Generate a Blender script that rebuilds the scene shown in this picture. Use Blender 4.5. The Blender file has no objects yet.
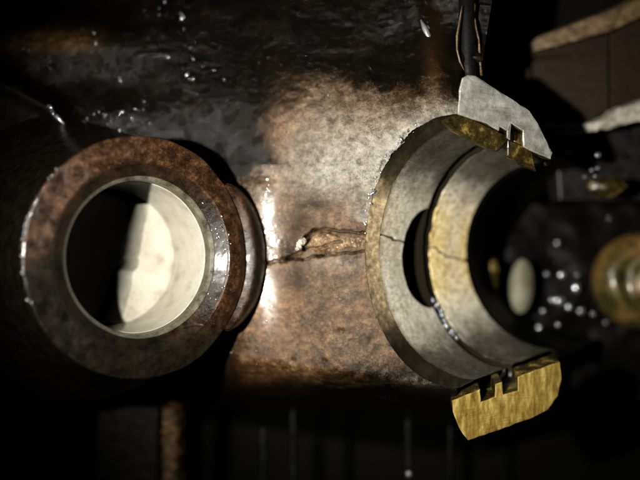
import bpy, bmesh, math, random
import numpy as np
from mathutils import Vector, Matrix
from mathutils.geometry import tessellate_polygon

random.seed(7)
rng = np.random.default_rng(11)
SC = bpy.context.scene
COL = SC.collection
SC.unit_settings.scale_length = 0.01            # one unit is a centimetre

# ------------------------------------------------------------------ camera, light, exposure
F = 640.0                                        # focal length in photo pixels (photo is 640 x 480)
CAMZ = 16.0
cam_d = bpy.data.cameras.new("camera")
cam = bpy.data.objects.new("camera", cam_d)
COL.objects.link(cam)
cam.location = (0, 0, CAMZ)
cam_d.sensor_width = 36.0
cam_d.lens = 36.0 * F / 640.0
cam_d.clip_start = 0.1
cam_d.clip_end = 200
cam_d.dof.use_dof = True
cam_d.dof.focus_distance = 15.4
SC.camera = cam
cam_d.dof.aperture_fstop = 0.056

world = bpy.data.worlds.new("World")
SC.world = world
world.use_nodes = True
bg = world.node_tree.nodes["Background"]
bg.inputs[0].default_value = (0.9, 0.95, 1.0, 1)
bg.inputs[1].default_value = 0.004

# the camera's flash, the only lamp
fl = bpy.data.lights.new("camera_flash", 'SPOT')
fl.energy = 34000
fl.color = (1.0, 0.965, 0.88)
fl.shadow_soft_size = 0.22
fl.spot_size = math.radians(78)
fl.spot_blend = 1.0
flo = bpy.data.objects.new("camera_flash", fl)
COL.objects.link(flo)
flo.location = (-5.0, 0.6, 14.2)
flo.rotation_euler = (Vector((0.8, 0.8, -0.5)) - flo.location).to_track_quat('-Z', 'Y').to_euler()

SC.view_settings.view_transform = 'Standard'
SC.view_settings.look = 'None'
SC.view_settings.exposure = 0.0
SC.view_settings.gamma = 1.0

# ------------------------------------------------------------------ helpers
def P(px, py, z):
    """world point seen at photo pixel (px, py) when it lies at height z"""
    d = CAMZ - z
    return np.stack([(px - 320.0) * d / F, (240.0 - py) * d / F, z + 0 * d], axis=-1)

def pv(px, py, z):
    d = CAMZ - z
    return Vector(((px - 320.0) * d / F, (240.0 - py) * d / F, z))

def vnoise(x, y, scale, seed):
    t = np.random.default_rng(seed).random((257, 257))
    x = np.asarray(x, float) / scale + 1000.3
    y = np.asarray(y, float) / scale + 1000.7
    xi = np.floor(x).astype(int); yi = np.floor(y).astype(int)
    fx = x - xi; fy = y - yi
    fx = fx * fx * (3 - 2 * fx); fy = fy * fy * (3 - 2 * fy)
    a = t[xi % 257, yi % 257]; b = t[(xi + 1) % 257, yi % 257]
    c = t[xi % 257, (yi + 1) % 257]; d = t[(xi + 1) % 257, (yi + 1) % 257]
    return (a * (1 - fx) + b * fx) * (1 - fy) + (c * (1 - fx) + d * fx) * fy

def fbm(x, y, scale, seed, octaves=4, gain=0.5):
    s = 0; a = 1; n = 0
    for k in range(octaves):
        s = s + a * (vnoise(x, y, scale / 2 ** k, seed + k * 17) * 2 - 1)
        n += a; a *= gain
    return s / n

def sst(a, b, x):
    t = np.clip((np.asarray(x, float) - a) / (b - a), 0, 1)
    return t * t * (3 - 2 * t)

def gau(px, py, cx, cy, rx, ry=None):
    ry = ry or rx
    return np.exp(-((px - cx) / rx) ** 2 - ((py - cy) / ry) ** 2)

def dpoly(px, py, pts):
    """distance in pixels to a polyline and the parameter along it"""
    best = np.full(np.shape(px), 1e9); par = np.zeros(np.shape(px))
    n = len(pts) - 1
    for i in range(n):
        (x0, y0), (x1, y1) = pts[i], pts[i + 1]
        dx, dy = x1 - x0, y1 - y0
        t = np.clip(((px - x0) * dx + (py - y0) * dy) / (dx * dx + dy * dy), 0, 1)
        d = np.hypot(px - x0 - t * dx, py - y0 - t * dy)
        m = d < best
        best = np.where(m, d, best); par = np.where(m, (i + t) / n, par)
    return best, par

def link(name, me, mat, parent=None, smooth=True):
    o = bpy.data.objects.new(name, me)
    COL.objects.link(o)
    if mat: me.materials.append(mat)
    if parent: o.parent = parent
    if smooth:
        me.polygons.foreach_set("use_smooth", np.ones(len(me.polygons), bool))
    return o

def grid_mesh(name, pts, mask=None, closed=False, flip=False):
    """pts: (n, m, 3) array -> quad mesh; mask (n, m, 3) = oil and painted shade, pale, rust"""
    n, m = pts.shape[:2]
    me = bpy.data.meshes.new(name)
    idx = np.arange(n * m).reshape(n, m)
    if closed:
        idx = np.vstack([idx, idx[:1]])
    a = idx[:-1, :-1].ravel(); b = idx[1:, :-1].ravel(); c = idx[1:, 1:].ravel(); d = idx[:-1, 1:].ravel()
    q = np.stack([a, b, c, d] if not flip else [a, d, c, b], axis=1).astype(np.int32)
    me.vertices.add(n * m)
    me.vertices.foreach_set("co", pts.reshape(-1).astype(np.float32))
    me.loops.add(q.size)
    me.loops.foreach_set("vertex_index", q.ravel())
    me.polygons.add(len(q))
    me.polygons.foreach_set("loop_start", np.arange(0, q.size, 4, dtype=np.int32))
    me.polygons.foreach_set("loop_total", np.full(len(q), 4, np.int32))
    me.update(calc_edges=True)
    if mask is not None:
        at = me.color_attributes.new("mask", 'FLOAT_COLOR', 'POINT')
        c4 = np.ones((n * m, 4), np.float32)
        c4[:, :mask.shape[-1]] = np.clip(mask.reshape(-1, mask.shape[-1]), 0, 1)
        if mask.shape[-1] == 3: c4[:, 3] = 0
        at.data.foreach_set("color", c4.ravel())
    return me

def bm_mesh(name, bm):
    bmesh.ops.recalc_face_normals(bm, faces=bm.faces)
    me = bpy.data.meshes.new(name); bm.to_mesh(me); bm.free()
    return me

def slab(name, top, push, mat, parent=None, bevel=0.04, rough=0.0, seed=1, sub=0, side=None):
    """a solid: 'top' is the list of its face corners, 'push' the vector of its thickness"""
    top = [Vector(v) for v in top]; n = len(top); push = Vector(push)
    area = sum(top[i].x * top[(i + 1) % n].y - top[(i + 1) % n].x * top[i].y for i in range(n))
    if area < 0: top = top[::-1]
    if sub:                                        # a slightly uneven outline
        rr = random.Random(seed); o2 = []
        for i in range(n):
            p, q = top[i], top[(i + 1) % n]; L = (q - p).length
            k_ = max(1, int(L / 0.14))
            for j in range(k_):
                v = p.lerp(q, j / k_)
                if j: v = v + Vector((rr.uniform(-1, 1), rr.uniform(-1, 1), 0)) * rough * 1.3
                o2.append(v)
        top = o2; n = len(top)
    def inset(d):
        out = []
        for i in range(n):
            a, p, b = top[i - 1], top[i], top[(i + 1) % n]
            e = (p - a).xy.normalized(); f = (b - p).xy.normalized()
            m = Vector((-e.y - f.y, e.x + f.x))
            if m.length < 1e-3: m = Vector((-e.y, e.x))
            m.normalize()
            out.append(p + Vector((m.x, m.y, 0)) * d)
        return out
    bm = bmesh.new()
    lay = []
    if bevel:
        for d, z in ((bevel * 0.9, 0.0), (bevel * 0.3, 0.3), (0.0, 0.9)):
            lay.append([bm.verts.new(v + push.normalized() * bevel * z) for v in inset(d)])
    else:
        lay.append([bm.verts.new(v) for v in top])
    lay.append([bm.verts.new(v + push) for v in top])
    for li, (a, b) in enumerate(zip(lay[:-1], lay[1:])):
        for i in range(n): bm.faces.new((a[i], b[i], b[(i + 1) % n], a[(i + 1) % n])).material_index = int(side is not None and li >= len(lay) - 2)
    for ring_, fl_ in ((lay[0], False), (lay[-1], True)):
        for tri in tessellate_polygon([[Vector((v.co.x, v.co.y, 0)) for v in ring_]]):
            bm.faces.new([ring_[i] for i in (tri if not fl_ else tri[::-1])])
    if sub:
        for _ in range(3):
            es = [e for e in bm.edges if e.calc_length() > 0.25 and not e.is_boundary]
            if not es: break
            bmesh.ops.subdivide_edges(bm, edges=es, cuts=1)
            bmesh.ops.triangulate(bm, faces=[f for f in bm.faces if len(f.verts) > 3])
        rr = random.Random(seed)
        for v in bm.verts:
            v.co += Vector((rr.uniform(-1, 1), rr.uniform(-1, 1), rr.uniform(-1, 1))) * rough * 0.7
    o = link(name, bm_mesh(name, bm), mat, parent, smooth=False)
    if side: o.data.materials.append(side)
    return o

def empty(name, loc):
    o = bpy.data.objects.new(name, None); COL.objects.link(o)
    o.location = loc; o.empty_display_size = 0.3
    return o

def tag(o, label=None, cat=None, group=None, kind=None):
    if label: o['label'] = label
    if cat: o['category'] = cat
    if group: o['group'] = group
    if kind: o['kind'] = kind
    return o

def keep(o, parent):
    """parent without moving"""
    o.parent = parent
    o.matrix_parent_inverse = Matrix.Translation(-Vector(parent.location))

def tube(name, path, radii, mat, parent=None, seg=20, cap=True):
    bm = bmesh.new(); rings = []
    n = len(path)
    for i, p in enumerate(path):
        p = Vector(p)
        t = (Vector(path[min(i + 1, n - 1)]) - Vector(path[max(i - 1, 0)])).normalized()
        a = t.cross(Vector((0.13, 0.97, 0.2))).normalized(); b = t.cross(a)
        rings.append([bm.verts.new(p + (a * math.cos(k * 2 * math.pi / seg) + b * math.sin(k * 2 * math.pi / seg)) * radii[i]) for k in range(seg)])
    for i in range(n - 1):
        for k in range(seg):
            bm.faces.new((rings[i][k], rings[i][(k + 1) % seg], rings[i + 1][(k + 1) % seg], rings[i + 1][k]))
    if cap:
        bm.faces.new(rings[0][::-1]); bm.faces.new(rings[-1])
    return link(name, bm_mesh(name, bm), mat, parent)

def blobs(name, items, mat, parent=None, sub=2):
    """many droplets joined: items = (centre, radius, squash)"""
    bm = bmesh.new()
    for (c, r, sq) in items:
        M = Matrix.Translation(c) @ Matrix.Rotation(random.uniform(0, 6.28), 4, 'Z') @ Matrix.Diagonal((r * sq, r, r * 0.8, 1))
        bmesh.ops.create_icosphere(bm, subdivisions=sub, radius=1.0, matrix=M)
    return link(name, bm_mesh(name, bm), mat, parent)

# ------------------------------------------------------------------ materials
class NT:
    def __init__(s, name):
        s.m = bpy.data.materials.new(name); s.m.use_nodes = True
        s.t = s.m.node_tree; s.b = s.t.nodes["Principled BSDF"]
        s.co = s.t.nodes.new("ShaderNodeTexCoord").outputs["Object"]
    def set(s, **k):
        for a, v in k.items():
            key = a.replace('_', ' ')
            if isinstance(v, bpy.types.NodeSocket): s.t.links.new(v, s.b.inputs[key])
            else: s.b.inputs[key].default_value = v
        return s
    def val(s, n, i, v):
        if isinstance(v, bpy.types.NodeSocket): s.t.links.new(v, n.inputs[i])
        else: n.inputs[i].default_value = v
    def noise(s, scale, detail=4, rough=0.55, stretch=None, dist=0.0):
        n = s.t.nodes.new("ShaderNodeTexNoise")
        n.inputs["Scale"].default_value = scale; n.inputs["Detail"].default_value = detail
        n.inputs["Roughness"].default_value = rough; n.inputs["Distortion"].default_value = dist
        co = s.co
        if stretch:
            mp = s.t.nodes.new("ShaderNodeMapping"); mp.inputs["Scale"].default_value = stretch[0]
            mp.inputs["Rotation"].default_value = stretch[1]
            s.t.links.new(co, mp.inputs[0]); co = mp.outputs[0]
        s.t.links.new(co, n.inputs["Vector"])
        return n.outputs["Fac"]
    def vor(s, scale, feature='F1', rnd=1.0):
        n = s.t.nodes.new("ShaderNodeTexVoronoi"); n.feature = feature
        n.inputs["Scale"].default_value = scale; n.inputs["Randomness"].default_value = rnd
        s.t.links.new(s.co, n.inputs["Vector"])
        return n.outputs["Distance"]
    def ramp(s, f, stops):
        n = s.t.nodes.new("ShaderNodeValToRGB"); e = n.color_ramp.elements
        while len(e) < len(stops): e.new(0.5)
        for k, (p, c) in enumerate(stops):
            e[k].position = p
            e[k].color = (c, c, c, 1) if isinstance(c, (int, float)) else (*c, 1)
        s.t.links.new(f, n.inputs[0]); return n.outputs[0]
    def mix(s, f, a, b, mode='MIX'):
        n = s.t.nodes.new("ShaderNodeMix"); n.data_type = 'RGBA'; n.blend_type = mode
        s.val(n, 0, f)
        for i, v in ((6, a), (7, b)):
            if isinstance(v, tuple): n.inputs[i].default_value = (*v, 1)
            else: s.val(n, i, v)
        return n.outputs[2]
    def math(s, op, a, b=0.0, c=0.0, clamp=False):
        n = s.t.nodes.new("ShaderNodeMath"); n.operation = op; n.use_clamp = clamp
        s.val(n, 0, a); s.val(n, 1, b)
        if op in ('MULTIPLY_ADD',): s.val(n, 2, c)
        return n.outputs[0]
    def attr(s):
        n = s.t.nodes.new("ShaderNodeAttribute"); n.attribute_name = "mask"
        sp = s.t.nodes.new("ShaderNodeSeparateColor"); s.t.links.new(n.outputs["Color"], sp.inputs[0])
        s.wet = n.outputs['Alpha']
        return sp.outputs
    def bump(s, h, strength, dist=0.02):
        n = s.t.nodes.new("ShaderNodeBump"); n.inputs["Strength"].default_value = strength
        n.inputs["Distance"].default_value = dist
        s.t.links.new(h, n.inputs["Height"])
        s.t.links.new(n.outputs[0], s.b.inputs["Normal"])
        return n

def mat_casting():
    s = NT("oily_cast_iron")
    oil, pale, rust = s.attr(); wet = s.wet
    n1 = s.noise(1.3, 6, 0.6, dist=0.4); n2 = s.noise(5, 8, 0.72); n3 = s.noise(38, 4, 0.7); n4 = s.noise(2.6, 7, 0.7)
    brown = s.ramp(n2, [(0.33, (0.014, 0.008, 0.004)), (0.46, (0.036, 0.021, 0.009)), (0.56, (0.080, 0.050, 0.022)), (0.69, (0.19, 0.132, 0.068))])
    rusty = s.ramp(n2, [(0.32, (0.016, 0.007, 0.003)), (0.5, (0.085, 0.037, 0.011)), (0.69, (0.24, 0.125, 0.042))])
    grey = s.ramp(n2, [(0.32, (0.06, 0.055, 0.045)), (0.5, (0.165, 0.155, 0.13)), (0.69, (0.32, 0.305, 0.265))])
    c = s.mix(s.ramp(n1, [(0.42, 0.0), (0.60, 0.75)]), brown, rusty)
    c = s.mix(s.ramp(n4, [(0.50, 0.0), (0.66, 0.75)]), c, (0.038, 0.026, 0.016))
    c = s.mix(rust, c, rusty)
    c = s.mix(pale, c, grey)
    n5 = s.noise(22, 5, 0.75)
    n6 = s.noise(1.8, 4, 0.6)
    grit = s.ramp(n6, [(0.42, 0.25), (0.62, 1.0)])
    c = s.mix(s.math('MULTIPLY', grit, s.ramp(n5, [(0.36, 0.9), (0.48, 0.0)])), c, (0.016, 0.009, 0.004))
    c = s.mix(s.math('MULTIPLY', grit, s.ramp(n5, [(0.57, 0.0), (0.70, 0.5)])), c, (0.45, 0.37, 0.24))
    sm = s.noise(2.6, 6, 0.72, stretch=((0.55, 1.7, 1), (0, 0, 0.55)), dist=0.6)
    c = s.mix(s.ramp(sm, [(0.50, 0.0), (0.70, 0.32)]), c, s.mix(pale, (0.17, 0.10, 0.038), (0.34, 0.31, 0.25)))
    c = s.mix(s.ramp(sm, [(0.30, 0.6), (0.46, 0.0)]), c, (0.030, 0.017, 0.008))
    # the oil eats into the metal along a ragged edge
    o = s.math('ADD', oil, s.math('MULTIPLY', s.math('SUBTRACT', n4, 0.5), 0.9))
    o = s.math('ADD', o, s.math('MULTIPLY', s.math('SUBTRACT', n3, 0.5), 0.5))
    of = s.ramp(o, [(0.25, 0.0), (0.75, 1.0)])
    blk = s.ramp(n1, [(0.35, (0.0016, 0.0014, 0.0012)), (0.6, (0.0038, 0.0028, 0.0018)), (0.75, (0.011, 0.006, 0.003))])
    blk = s.mix(s.math('MULTIPLY', rust, 0.6), blk, (0.05, 0.024, 0.009))
    c = s.mix(of, c, blk)
    s.set(Base_Color=c, Metallic=0.1, Specular_IOR_Level=s.mix(of, (0.34, 0.34, 0.34), s.ramp(n4, [(0.42, 0.30), (0.58, 0.07)])))
    r = s.ramp(n2, [(0.38, 0.18), (0.62, 0.46)])
    r2 = s.ramp(n4, [(0.38, 0.10), (0.62, 0.26)])
    s.set(Roughness=s.mix(wet, s.mix(of, r, r2), (0.22, 0.22, 0.22)))
    s.set(Coat_Weight=wet, Coat_Roughness=0.15)
    h = s.math('ADD', s.math('MULTIPLY', n2, 0.6), s.math('MULTIPLY', n5, 0.55))
    bn = s.bump(h, 0.45, 0.045)
    s.t.links.new(s.math('SUBTRACT', 0.75, s.math('MULTIPLY', wet, 0.55)), bn.inputs['Strength'])
    return s.m

def mat_tube():
    s = NT("oily_brown_boss")
    oil, pale, rust = s.attr(); wet = s.wet
    n1 = s.noise(1.6, 5, 0.6); n2 = s.noise(3.5, 8, 0.72); n3 = s.noise(34, 4, 0.7)
    br = s.ramp(n2, [(0.38, (0.006, 0.003, 0.0014)), (0.50, (0.019, 0.0085, 0.0035)), (0.59, (0.046, 0.019, 0.0065)), (0.70, (0.105, 0.052, 0.019))])
    n5 = s.noise(20, 5, 0.75)
    br = s.mix(s.ramp(n5, [(0.38, 0.9), (0.50, 0.0)]), br, (0.008, 0.004, 0.002))
    br = s.mix(s.ramp(n5, [(0.60, 0.0), (0.72, 0.4)]), br, (0.24, 0.14, 0.06))
    dk = s.ramp(n2, [(0.35, (0.002, 0.0018, 0.0014)), (0.7, (0.010, 0.007, 0.004))])
    o = s.math('ADD', oil, s.math('MULTIPLY', s.math('SUBTRACT', n2, 0.5), 0.6))
    of = s.ramp(o, [(0.1, 0.0), (0.8, 1.0)])
    c = s.mix(of, br, dk)
    c = s.mix(pale, c, s.ramp(n2, [(0.35, (0.02, 0.018, 0.012)), (0.7, (0.14, 0.125, 0.09))]))
    s.set(Base_Color=c, Metallic=0.05, Specular_IOR_Level=s.mix(of, (0.28, 0.28, 0.28), (0.12, 0.12, 0.12)), Roughness=s.ramp(n2, [(0.35, 0.18), (0.65, 0.45)]), Coat_Weight=wet, Coat_Roughness=0.14)
    s.bump(s.math('ADD', s.math('MULTIPLY', n2, 0.8), s.math('MULTIPLY', n5, 0.4)), 0.5, 0.035)
    return s.m

def mat_land():
    s = NT("worn_bearing_metal")
    oil, pale, rust = s.attr()
    n1 = s.noise(1.4, 4, 0.6); n2 = s.noise(7, 5, 0.6); n3 = s.noise(40, 2, 0.6)
    scr = s.noise(6, 5, 0.7, stretch=((0.7, 9, 0.7), (0, 0, 0.7)))
    g = s.ramp(n2, [(0.33, (0.52, 0.47, 0.36)), (0.5, (0.74, 0.70, 0.57)), (0.65, (0.88, 0.85, 0.75))])
    g = s.mix(s.ramp(scr, [(0.36, 0.45), (0.5, 0.0)]), g, (0.10, 0.085, 0.05))
    br = s.ramp(n2, [(0.33, (0.38, 0.25, 0.06)), (0.48, (0.78, 0.58, 0.22)), (0.62, (0.92, 0.80, 0.48))])
    bn = s.ramp(n2, [(0.3, (0.035, 0.021, 0.005)), (0.52, (0.19, 0.12, 0.032)), (0.72, (0.44, 0.31, 0.11))])
    c = s.mix(pale, g, br)
    c = s.mix(rust, c, bn)
    c = s.mix(s.ramp(n3, [(0.33, 0.9), (0.42, 0.0)]), c, (0.05, 0.04, 0.025))
    c = s.mix(s.ramp(s.noise(1.6, 5, 0.6, stretch=((1, 0.5, 1), (0, 0, 0.3))), [(0.52, 0.0), (0.72, 0.4)]), c, (0.30, 0.25, 0.15))
    o = s.math('ADD', oil, s.math('MULTIPLY', s.math('SUBTRACT', n1, 0.5), 0.5))
    of = s.ramp(o, [(0.05, 0.0), (0.5, 0.86), (0.9, 1.0)])
    c = s.mix(of, c, (0.010, 0.008, 0.005))  # black for oil and for the shade painted at the ends
    s.set(Base_Color=c, Metallic=0.0, Roughness=s.mix(of, s.ramp(n2, [(0.3, 0.3), (0.7, 0.5)]), (0.2, 0.2, 0.2)))
    s.bump(s.math('ADD', s.math('MULTIPLY', n3, 0.4), scr), 0.25, 0.02)
    return s.m

def dull(m, v=0.12):
    m.node_tree.nodes['Principled BSDF'].inputs['Specular IOR Level'].default_value = v
    return m

def mat_simple(name, stops, scale=6, metallic=0.0, rough=(0.3, 0.6), bump=0.4, bscale=30, stretch=None, coat=0.0, spots=None):
    s = NT(name)
    n = s.noise(scale, 6, 0.65, stretch=stretch); f = s.noise(bscale, 3, 0.6)
    c = s.ramp(n, stops)
    if spots: c = s.mix(s.ramp(f, [(0.34, 0.85), (0.46, 0.0)]), c, spots)
    s.set(Base_Color=c, Metallic=metallic, Roughness=s.ramp(f, [(0.3, rough[0]), (0.7, rough[1])]), Coat_Weight=coat, Coat_Roughness=0.15)
    s.bump(s.math('ADD', n, s.math('MULTIPLY', f, 0.6)), bump, 0.04)
    return s.m

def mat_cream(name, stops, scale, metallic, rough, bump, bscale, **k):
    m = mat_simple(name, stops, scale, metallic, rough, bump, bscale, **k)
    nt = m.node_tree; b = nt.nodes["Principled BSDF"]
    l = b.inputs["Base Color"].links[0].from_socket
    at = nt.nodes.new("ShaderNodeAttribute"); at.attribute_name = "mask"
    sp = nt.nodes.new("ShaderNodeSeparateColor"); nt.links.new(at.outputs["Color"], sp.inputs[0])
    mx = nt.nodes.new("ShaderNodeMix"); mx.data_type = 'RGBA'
    nt.links.new(sp.outputs[0], mx.inputs[0]); nt.links.new(l, mx.inputs[6]); mx.inputs[7].default_value = (0.004, 0.0035, 0.0025, 1)  # the mask paints the bore's shadowed side black
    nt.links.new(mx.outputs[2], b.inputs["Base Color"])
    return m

M_cast = mat_casting(); M_tube = mat_tube(); M_land = mat_land()
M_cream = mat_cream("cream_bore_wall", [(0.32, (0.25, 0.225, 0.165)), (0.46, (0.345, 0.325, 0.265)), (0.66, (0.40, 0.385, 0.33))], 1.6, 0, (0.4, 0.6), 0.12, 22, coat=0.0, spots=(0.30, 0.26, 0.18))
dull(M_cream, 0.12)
M_silver = mat_simple("dull_grey_metal", [(0.3, (0.16, 0.15, 0.125)), (0.5, (0.30, 0.29, 0.26)), (0.7, (0.50, 0.49, 0.45))], 3, 0.35, (0.25, 0.5), 0.45, 30)
M_gold = mat_simple("brassy_metal", [(0.33, (0.12, 0.07, 0.012)), (0.5, (0.28, 0.185, 0.038)), (0.66, (0.50, 0.37, 0.11))], 2.2, 0.15, (0.35, 0.5), 0.3, 28, stretch=((3.0, 0.8, 1), (0, 0, 0.2)))
M_brass_dk = mat_simple("oil_stained_brass", [(0.38, (0.008, 0.005, 0.001)), (0.54, (0.045, 0.03, 0.006)), (0.68, (0.30, 0.21, 0.05))], 2.5, 0.3, (0.3, 0.5), 0.3, 20, coat=0.2)
M_black = mat_simple("black_sludge", [(0.35, (0.0012, 0.0012, 0.0011)), (0.7, (0.003, 0.0026, 0.002))], 2, 0, (0.45, 0.7), 0.2, 12)
M_black.node_tree.nodes['Principled BSDF'].inputs['Specular IOR Level'].default_value = 0.12
M_dkiron = mat_simple("dark_oily_iron", [(0.35, (0.004, 0.004, 0.004)), (0.7, (0.02, 0.018, 0.016))], 3, 0.0, (0.18, 0.4), 0.5, 14)
M_brownwall = mat_simple("dark_brown_wall", [(0.35, (0.006, 0.0035, 0.0018)), (0.55, (0.018, 0.011, 0.0055)), (0.75, (0.038, 0.024, 0.012))], 5, 0.0, (0.45, 0.7), 0.5, 20, stretch=((1, 9, 1), (0, 0, 0.12)))
dull(M_brownwall, 0.15)
M_beige = mat_simple("tan_machined_edge", [(0.3, (0.03, 0.018, 0.007)), (0.5, (0.11, 0.072, 0.032)), (0.7, (0.22, 0.16, 0.085))], 4, 0.1, (0.35, 0.6), 0.4, 20)
M_paleedge = mat_simple("pale_worn_edge", [(0.3, (0.16, 0.14, 0.11)), (0.55, (0.42, 0.39, 0.32)), (0.7, (0.6, 0.57, 0.5))], 4, 0.2, (0.25, 0.5), 0.5, 14, coat=0.4)
M_palebg = mat_simple("dim_pale_metal", [(0.35, (0.10, 0.09, 0.055)), (0.65, (0.25, 0.235, 0.165))], 0.6, 0.1, (0.5, 0.7), 0.1, 8)
M_drop = mat_simple("oil_glint_droplet", [(0.3, (0.25, 0.26, 0.27)), (0.7, (0.7, 0.72, 0.75))], 2, 0.85, (0.12, 0.2), 0.1, 8)  # pale metal, so oil beads and added glint drops read bright
M_fract = mat_simple("fresh_fracture", [(0.34, (0.03, 0.016, 0.007)), (0.46, (0.10, 0.056, 0.023)), (0.56, (0.20, 0.125, 0.056)), (0.68, (0.36, 0.27, 0.16))], 5, 0.1, (0.35, 0.6), 0.8, 40, coat=0.2, spots=(0.12, 0.06, 0.02))
M_post = mat_simple("rust_brown_post", [(0.4, (0.012, 0.007, 0.003)), (0.54, (0.07, 0.034, 0.008)), (0.68, (0.24, 0.13, 0.035))], 3, 0.0, (0.35, 0.6), 0.7, 14, stretch=((1.6, 1.6, 0.6), (0, 0, 0.5)))
M_rod = mat_simple("dark_steel_rod", [(0.45, (0.001, 0.001, 0.001)), (0.7, (0.008, 0.008, 0.009))], 2.5, 0.0, (0.45, 0.7), 0.5, 14)
dull(M_rod, 0.10)
M_streak = mat_simple("glint_streak_metal", [(0.3, (0.8, 0.82, 0.85)), (0.7, (0.95, 0.96, 1.0))], 2, 0.9, (0.30, 0.36), 0.2, 8)  # near-white metal for the added glint streaks
M_dome = mat_simple("mottled_brass_dome", [(0.36, (0.012, 0.014, 0.003)), (0.48, (0.075, 0.055, 0.012)), (0.58, (0.17, 0.095, 0.022)), (0.7, (0.24, 0.19, 0.07))], 0.7, 0.2, (0.3, 0.5), 0.3, 8, coat=0.4)

# ------------------------------------------------------------------ the engine casting: web plate
casting = empty("engine_casting", tuple(P(np.array(320.), np.array(250.), np.array(0.0))))
tag(casting, "cracked oily iron casting joining a round bored boss and a half round bearing saddle", "engine block")

CXA, CYA, RXA, RYA = 458.0, 251.0, 93.0, 137.0
def rim_z(phi):
    """height of the saddle rim; phi = +-pi/2 at its ends, 0 at its left extreme (positive = up in the photo)"""
    s = np.sin(phi)
    return np.where(s > 0, 1.0, 0.35) * s * s

CR1 = [(250, 263), (258, 263), (272, 263), (286, 259), (300, 254), (306, 246)]
CR2 = [(304, 250), (306, 238), (312, 231), (322, 228), (340, 230), (368, 234)]
CR3 = [(286, 259), (300, 260), (318, 256), (340, 254), (367, 251)]

def cast_h(px, py):
    h = 0.10 * fbm(px, py, 90, 3, 3)
    # valley beside the boss
    h -= 0.85 * (1 - sst(263, 352, px)) * (0.45 + 0.55 * sst(100, 180, py))
    h -= 0.75 * sst(252, 205, px) * sst(160, 200, py)
    # the top falls back from the bright web
    h -= 1.5 * sst(150, -60, py) * sst(470, 330, px)
    h -= 0.9 * sst(290, 215, px) * sst(215, 120, py)
    h += 0.11 * np.clip(py - 262, 0, 62) / 40.0 * np.exp(-((px - 270) / 28.0) ** 2)
    # soft rolls in the black upper part
    h += 0.30 * np.exp(-((py - 45 + 0.05 * px) / 26.0) ** 2) * sst(190, 70, px)
    h += 0.12 * gau(px, py, 175, 20, 60, 35)
    h -= 0.3 * gau(px, py, 110, 88, 60, 25)
    d, t = dpoly(px, py, [(-30, 78), (10, 86), (48, 106), (62, 122), (82, 142), (95, 160)])
    h += 0.40 * np.exp(-(d / 11.0) ** 2)
    h += 0.30 * gau(px, py, 25, 150, 34, 34)
    d, t = dpoly(px, py, [(405, -30), (418, 20), (432, 62), (440, 100)])
    h += 0.30 * np.exp(-(d / 15.0) ** 2)
    # roll-off below the web
    edge = 372 - 14 * sst(330, 210, px) + 8 * np.sin(px / 60.0)
    b = np.clip(py - edge, 0, None)
    h -= 0.0016 * b ** 2 + 0.00002 * b ** 3
    h -= 3.2 * sst(232, 190, px) * sst(325, 360, py)
    # the casting is open where the boss passes through it
    h -= 7.0 * sst(106, 92, np.hypot(px - 143, py - 257))
    return h

NA, NR = 900, 640
phi = np.linspace(math.radians(100), math.radians(-102), NA)      # measured from the left axis, up positive
# spread the rim edges evenly enough
tt = np.linspace(0, 1, NR) ** 1.25
cosp, sinp = np.cos(phi), np.sin(phi)
ex = CXA - RXA * np.cos(phi); ey = CYA - RYA * np.sin(phi)
jag = 1.6 * fbm(phi * 60, phi * 0, 3.0, 91, 3) * np.exp(-((phi - 0.85) / 0.45) ** 2) * 1.6
ex = ex - jag; ey = ey - jag
# ray directions toward the box edge
dx, dy = -RXA * cosp * 1.3, -RYA * sinp
big = 1e9
tx = np.where(dx < -1e-3, (-45 - ex) / np.where(dx < -1e-3, dx, -1), big)
ty = np.where(dy < -1e-3, (-45 - ey) / np.where(dy < -1e-3, dy, -1), np.where(dy > 1e-3, (470 - ey) / np.where(dy > 1e-3, dy, 1), big))
k = np.minimum(tx, ty)
PX = ex[:, None] + (dx * k)[:, None] * tt[None, :]
PY = ey[:, None] + (dy * k)[:, None] * tt[None, :]
dist = np.hypot(PX - ex[:, None], PY - ey[:, None])
H = cast_h(PX, PY)
blend = 1 - sst(0, 95, dist)
rz = rim_z(np.clip(phi, -math.pi / 2, math.pi / 2))[:, None]
Hw = H * (1 - 0.85 * (1 - sst(0, 50, dist))) + rz * blend
Hw = Hw - 1.6 * sst(0.0, 0.10, np.abs(phi) - math.pi / 2 + 0.02 * (phi < 0))[:, None] * (1 - sst(30, 60, dist))
vwet = np.clip(1.3 * gau(PX, PY, 268, 202, 14, 30) + 1.3 * gau(PX, PY, 270, 298, 13, 32), 0, 1)
# rough cast skin
web_zone = sst(235, 285, PX) * sst(70, 150, PY) * sst(400, 350, PY)
Hw = Hw + (0.016 * fbm(PX, PY, 16, 31, 4, 0.55) + 0.004 * fbm(PX, PY, 3.2, 41, 2)) * sst(0, 6, dist) * (1 - 0.85 * vwet)
blackz = 1 - sst(235, 300, PX + 20 * fbm(PX, PY, 60, 101, 2)) * sst(80, 130, PY)
blackz = blackz * np.where(PY > 165, sst(262, 235, PX), 1)
Hw += blackz * (0.05 * fbm(PX, PY * 1.5, 26, 611, 4, 0.6) + 0.06 * np.clip(fbm(PX, PY * 1.3, 13, 623, 3, 0.6) - 0.25, 0, 1))
# wrinkled lumps beside the valley
Hw += 0.016 * fbm(PX, PY, 8, 57, 2) * (1 - 0.7 * vwet) * np.exp(-((PX - 268) / 12.0) ** 2) * sst(170, 190, PY) * sst(345, 325, PY)
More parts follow.
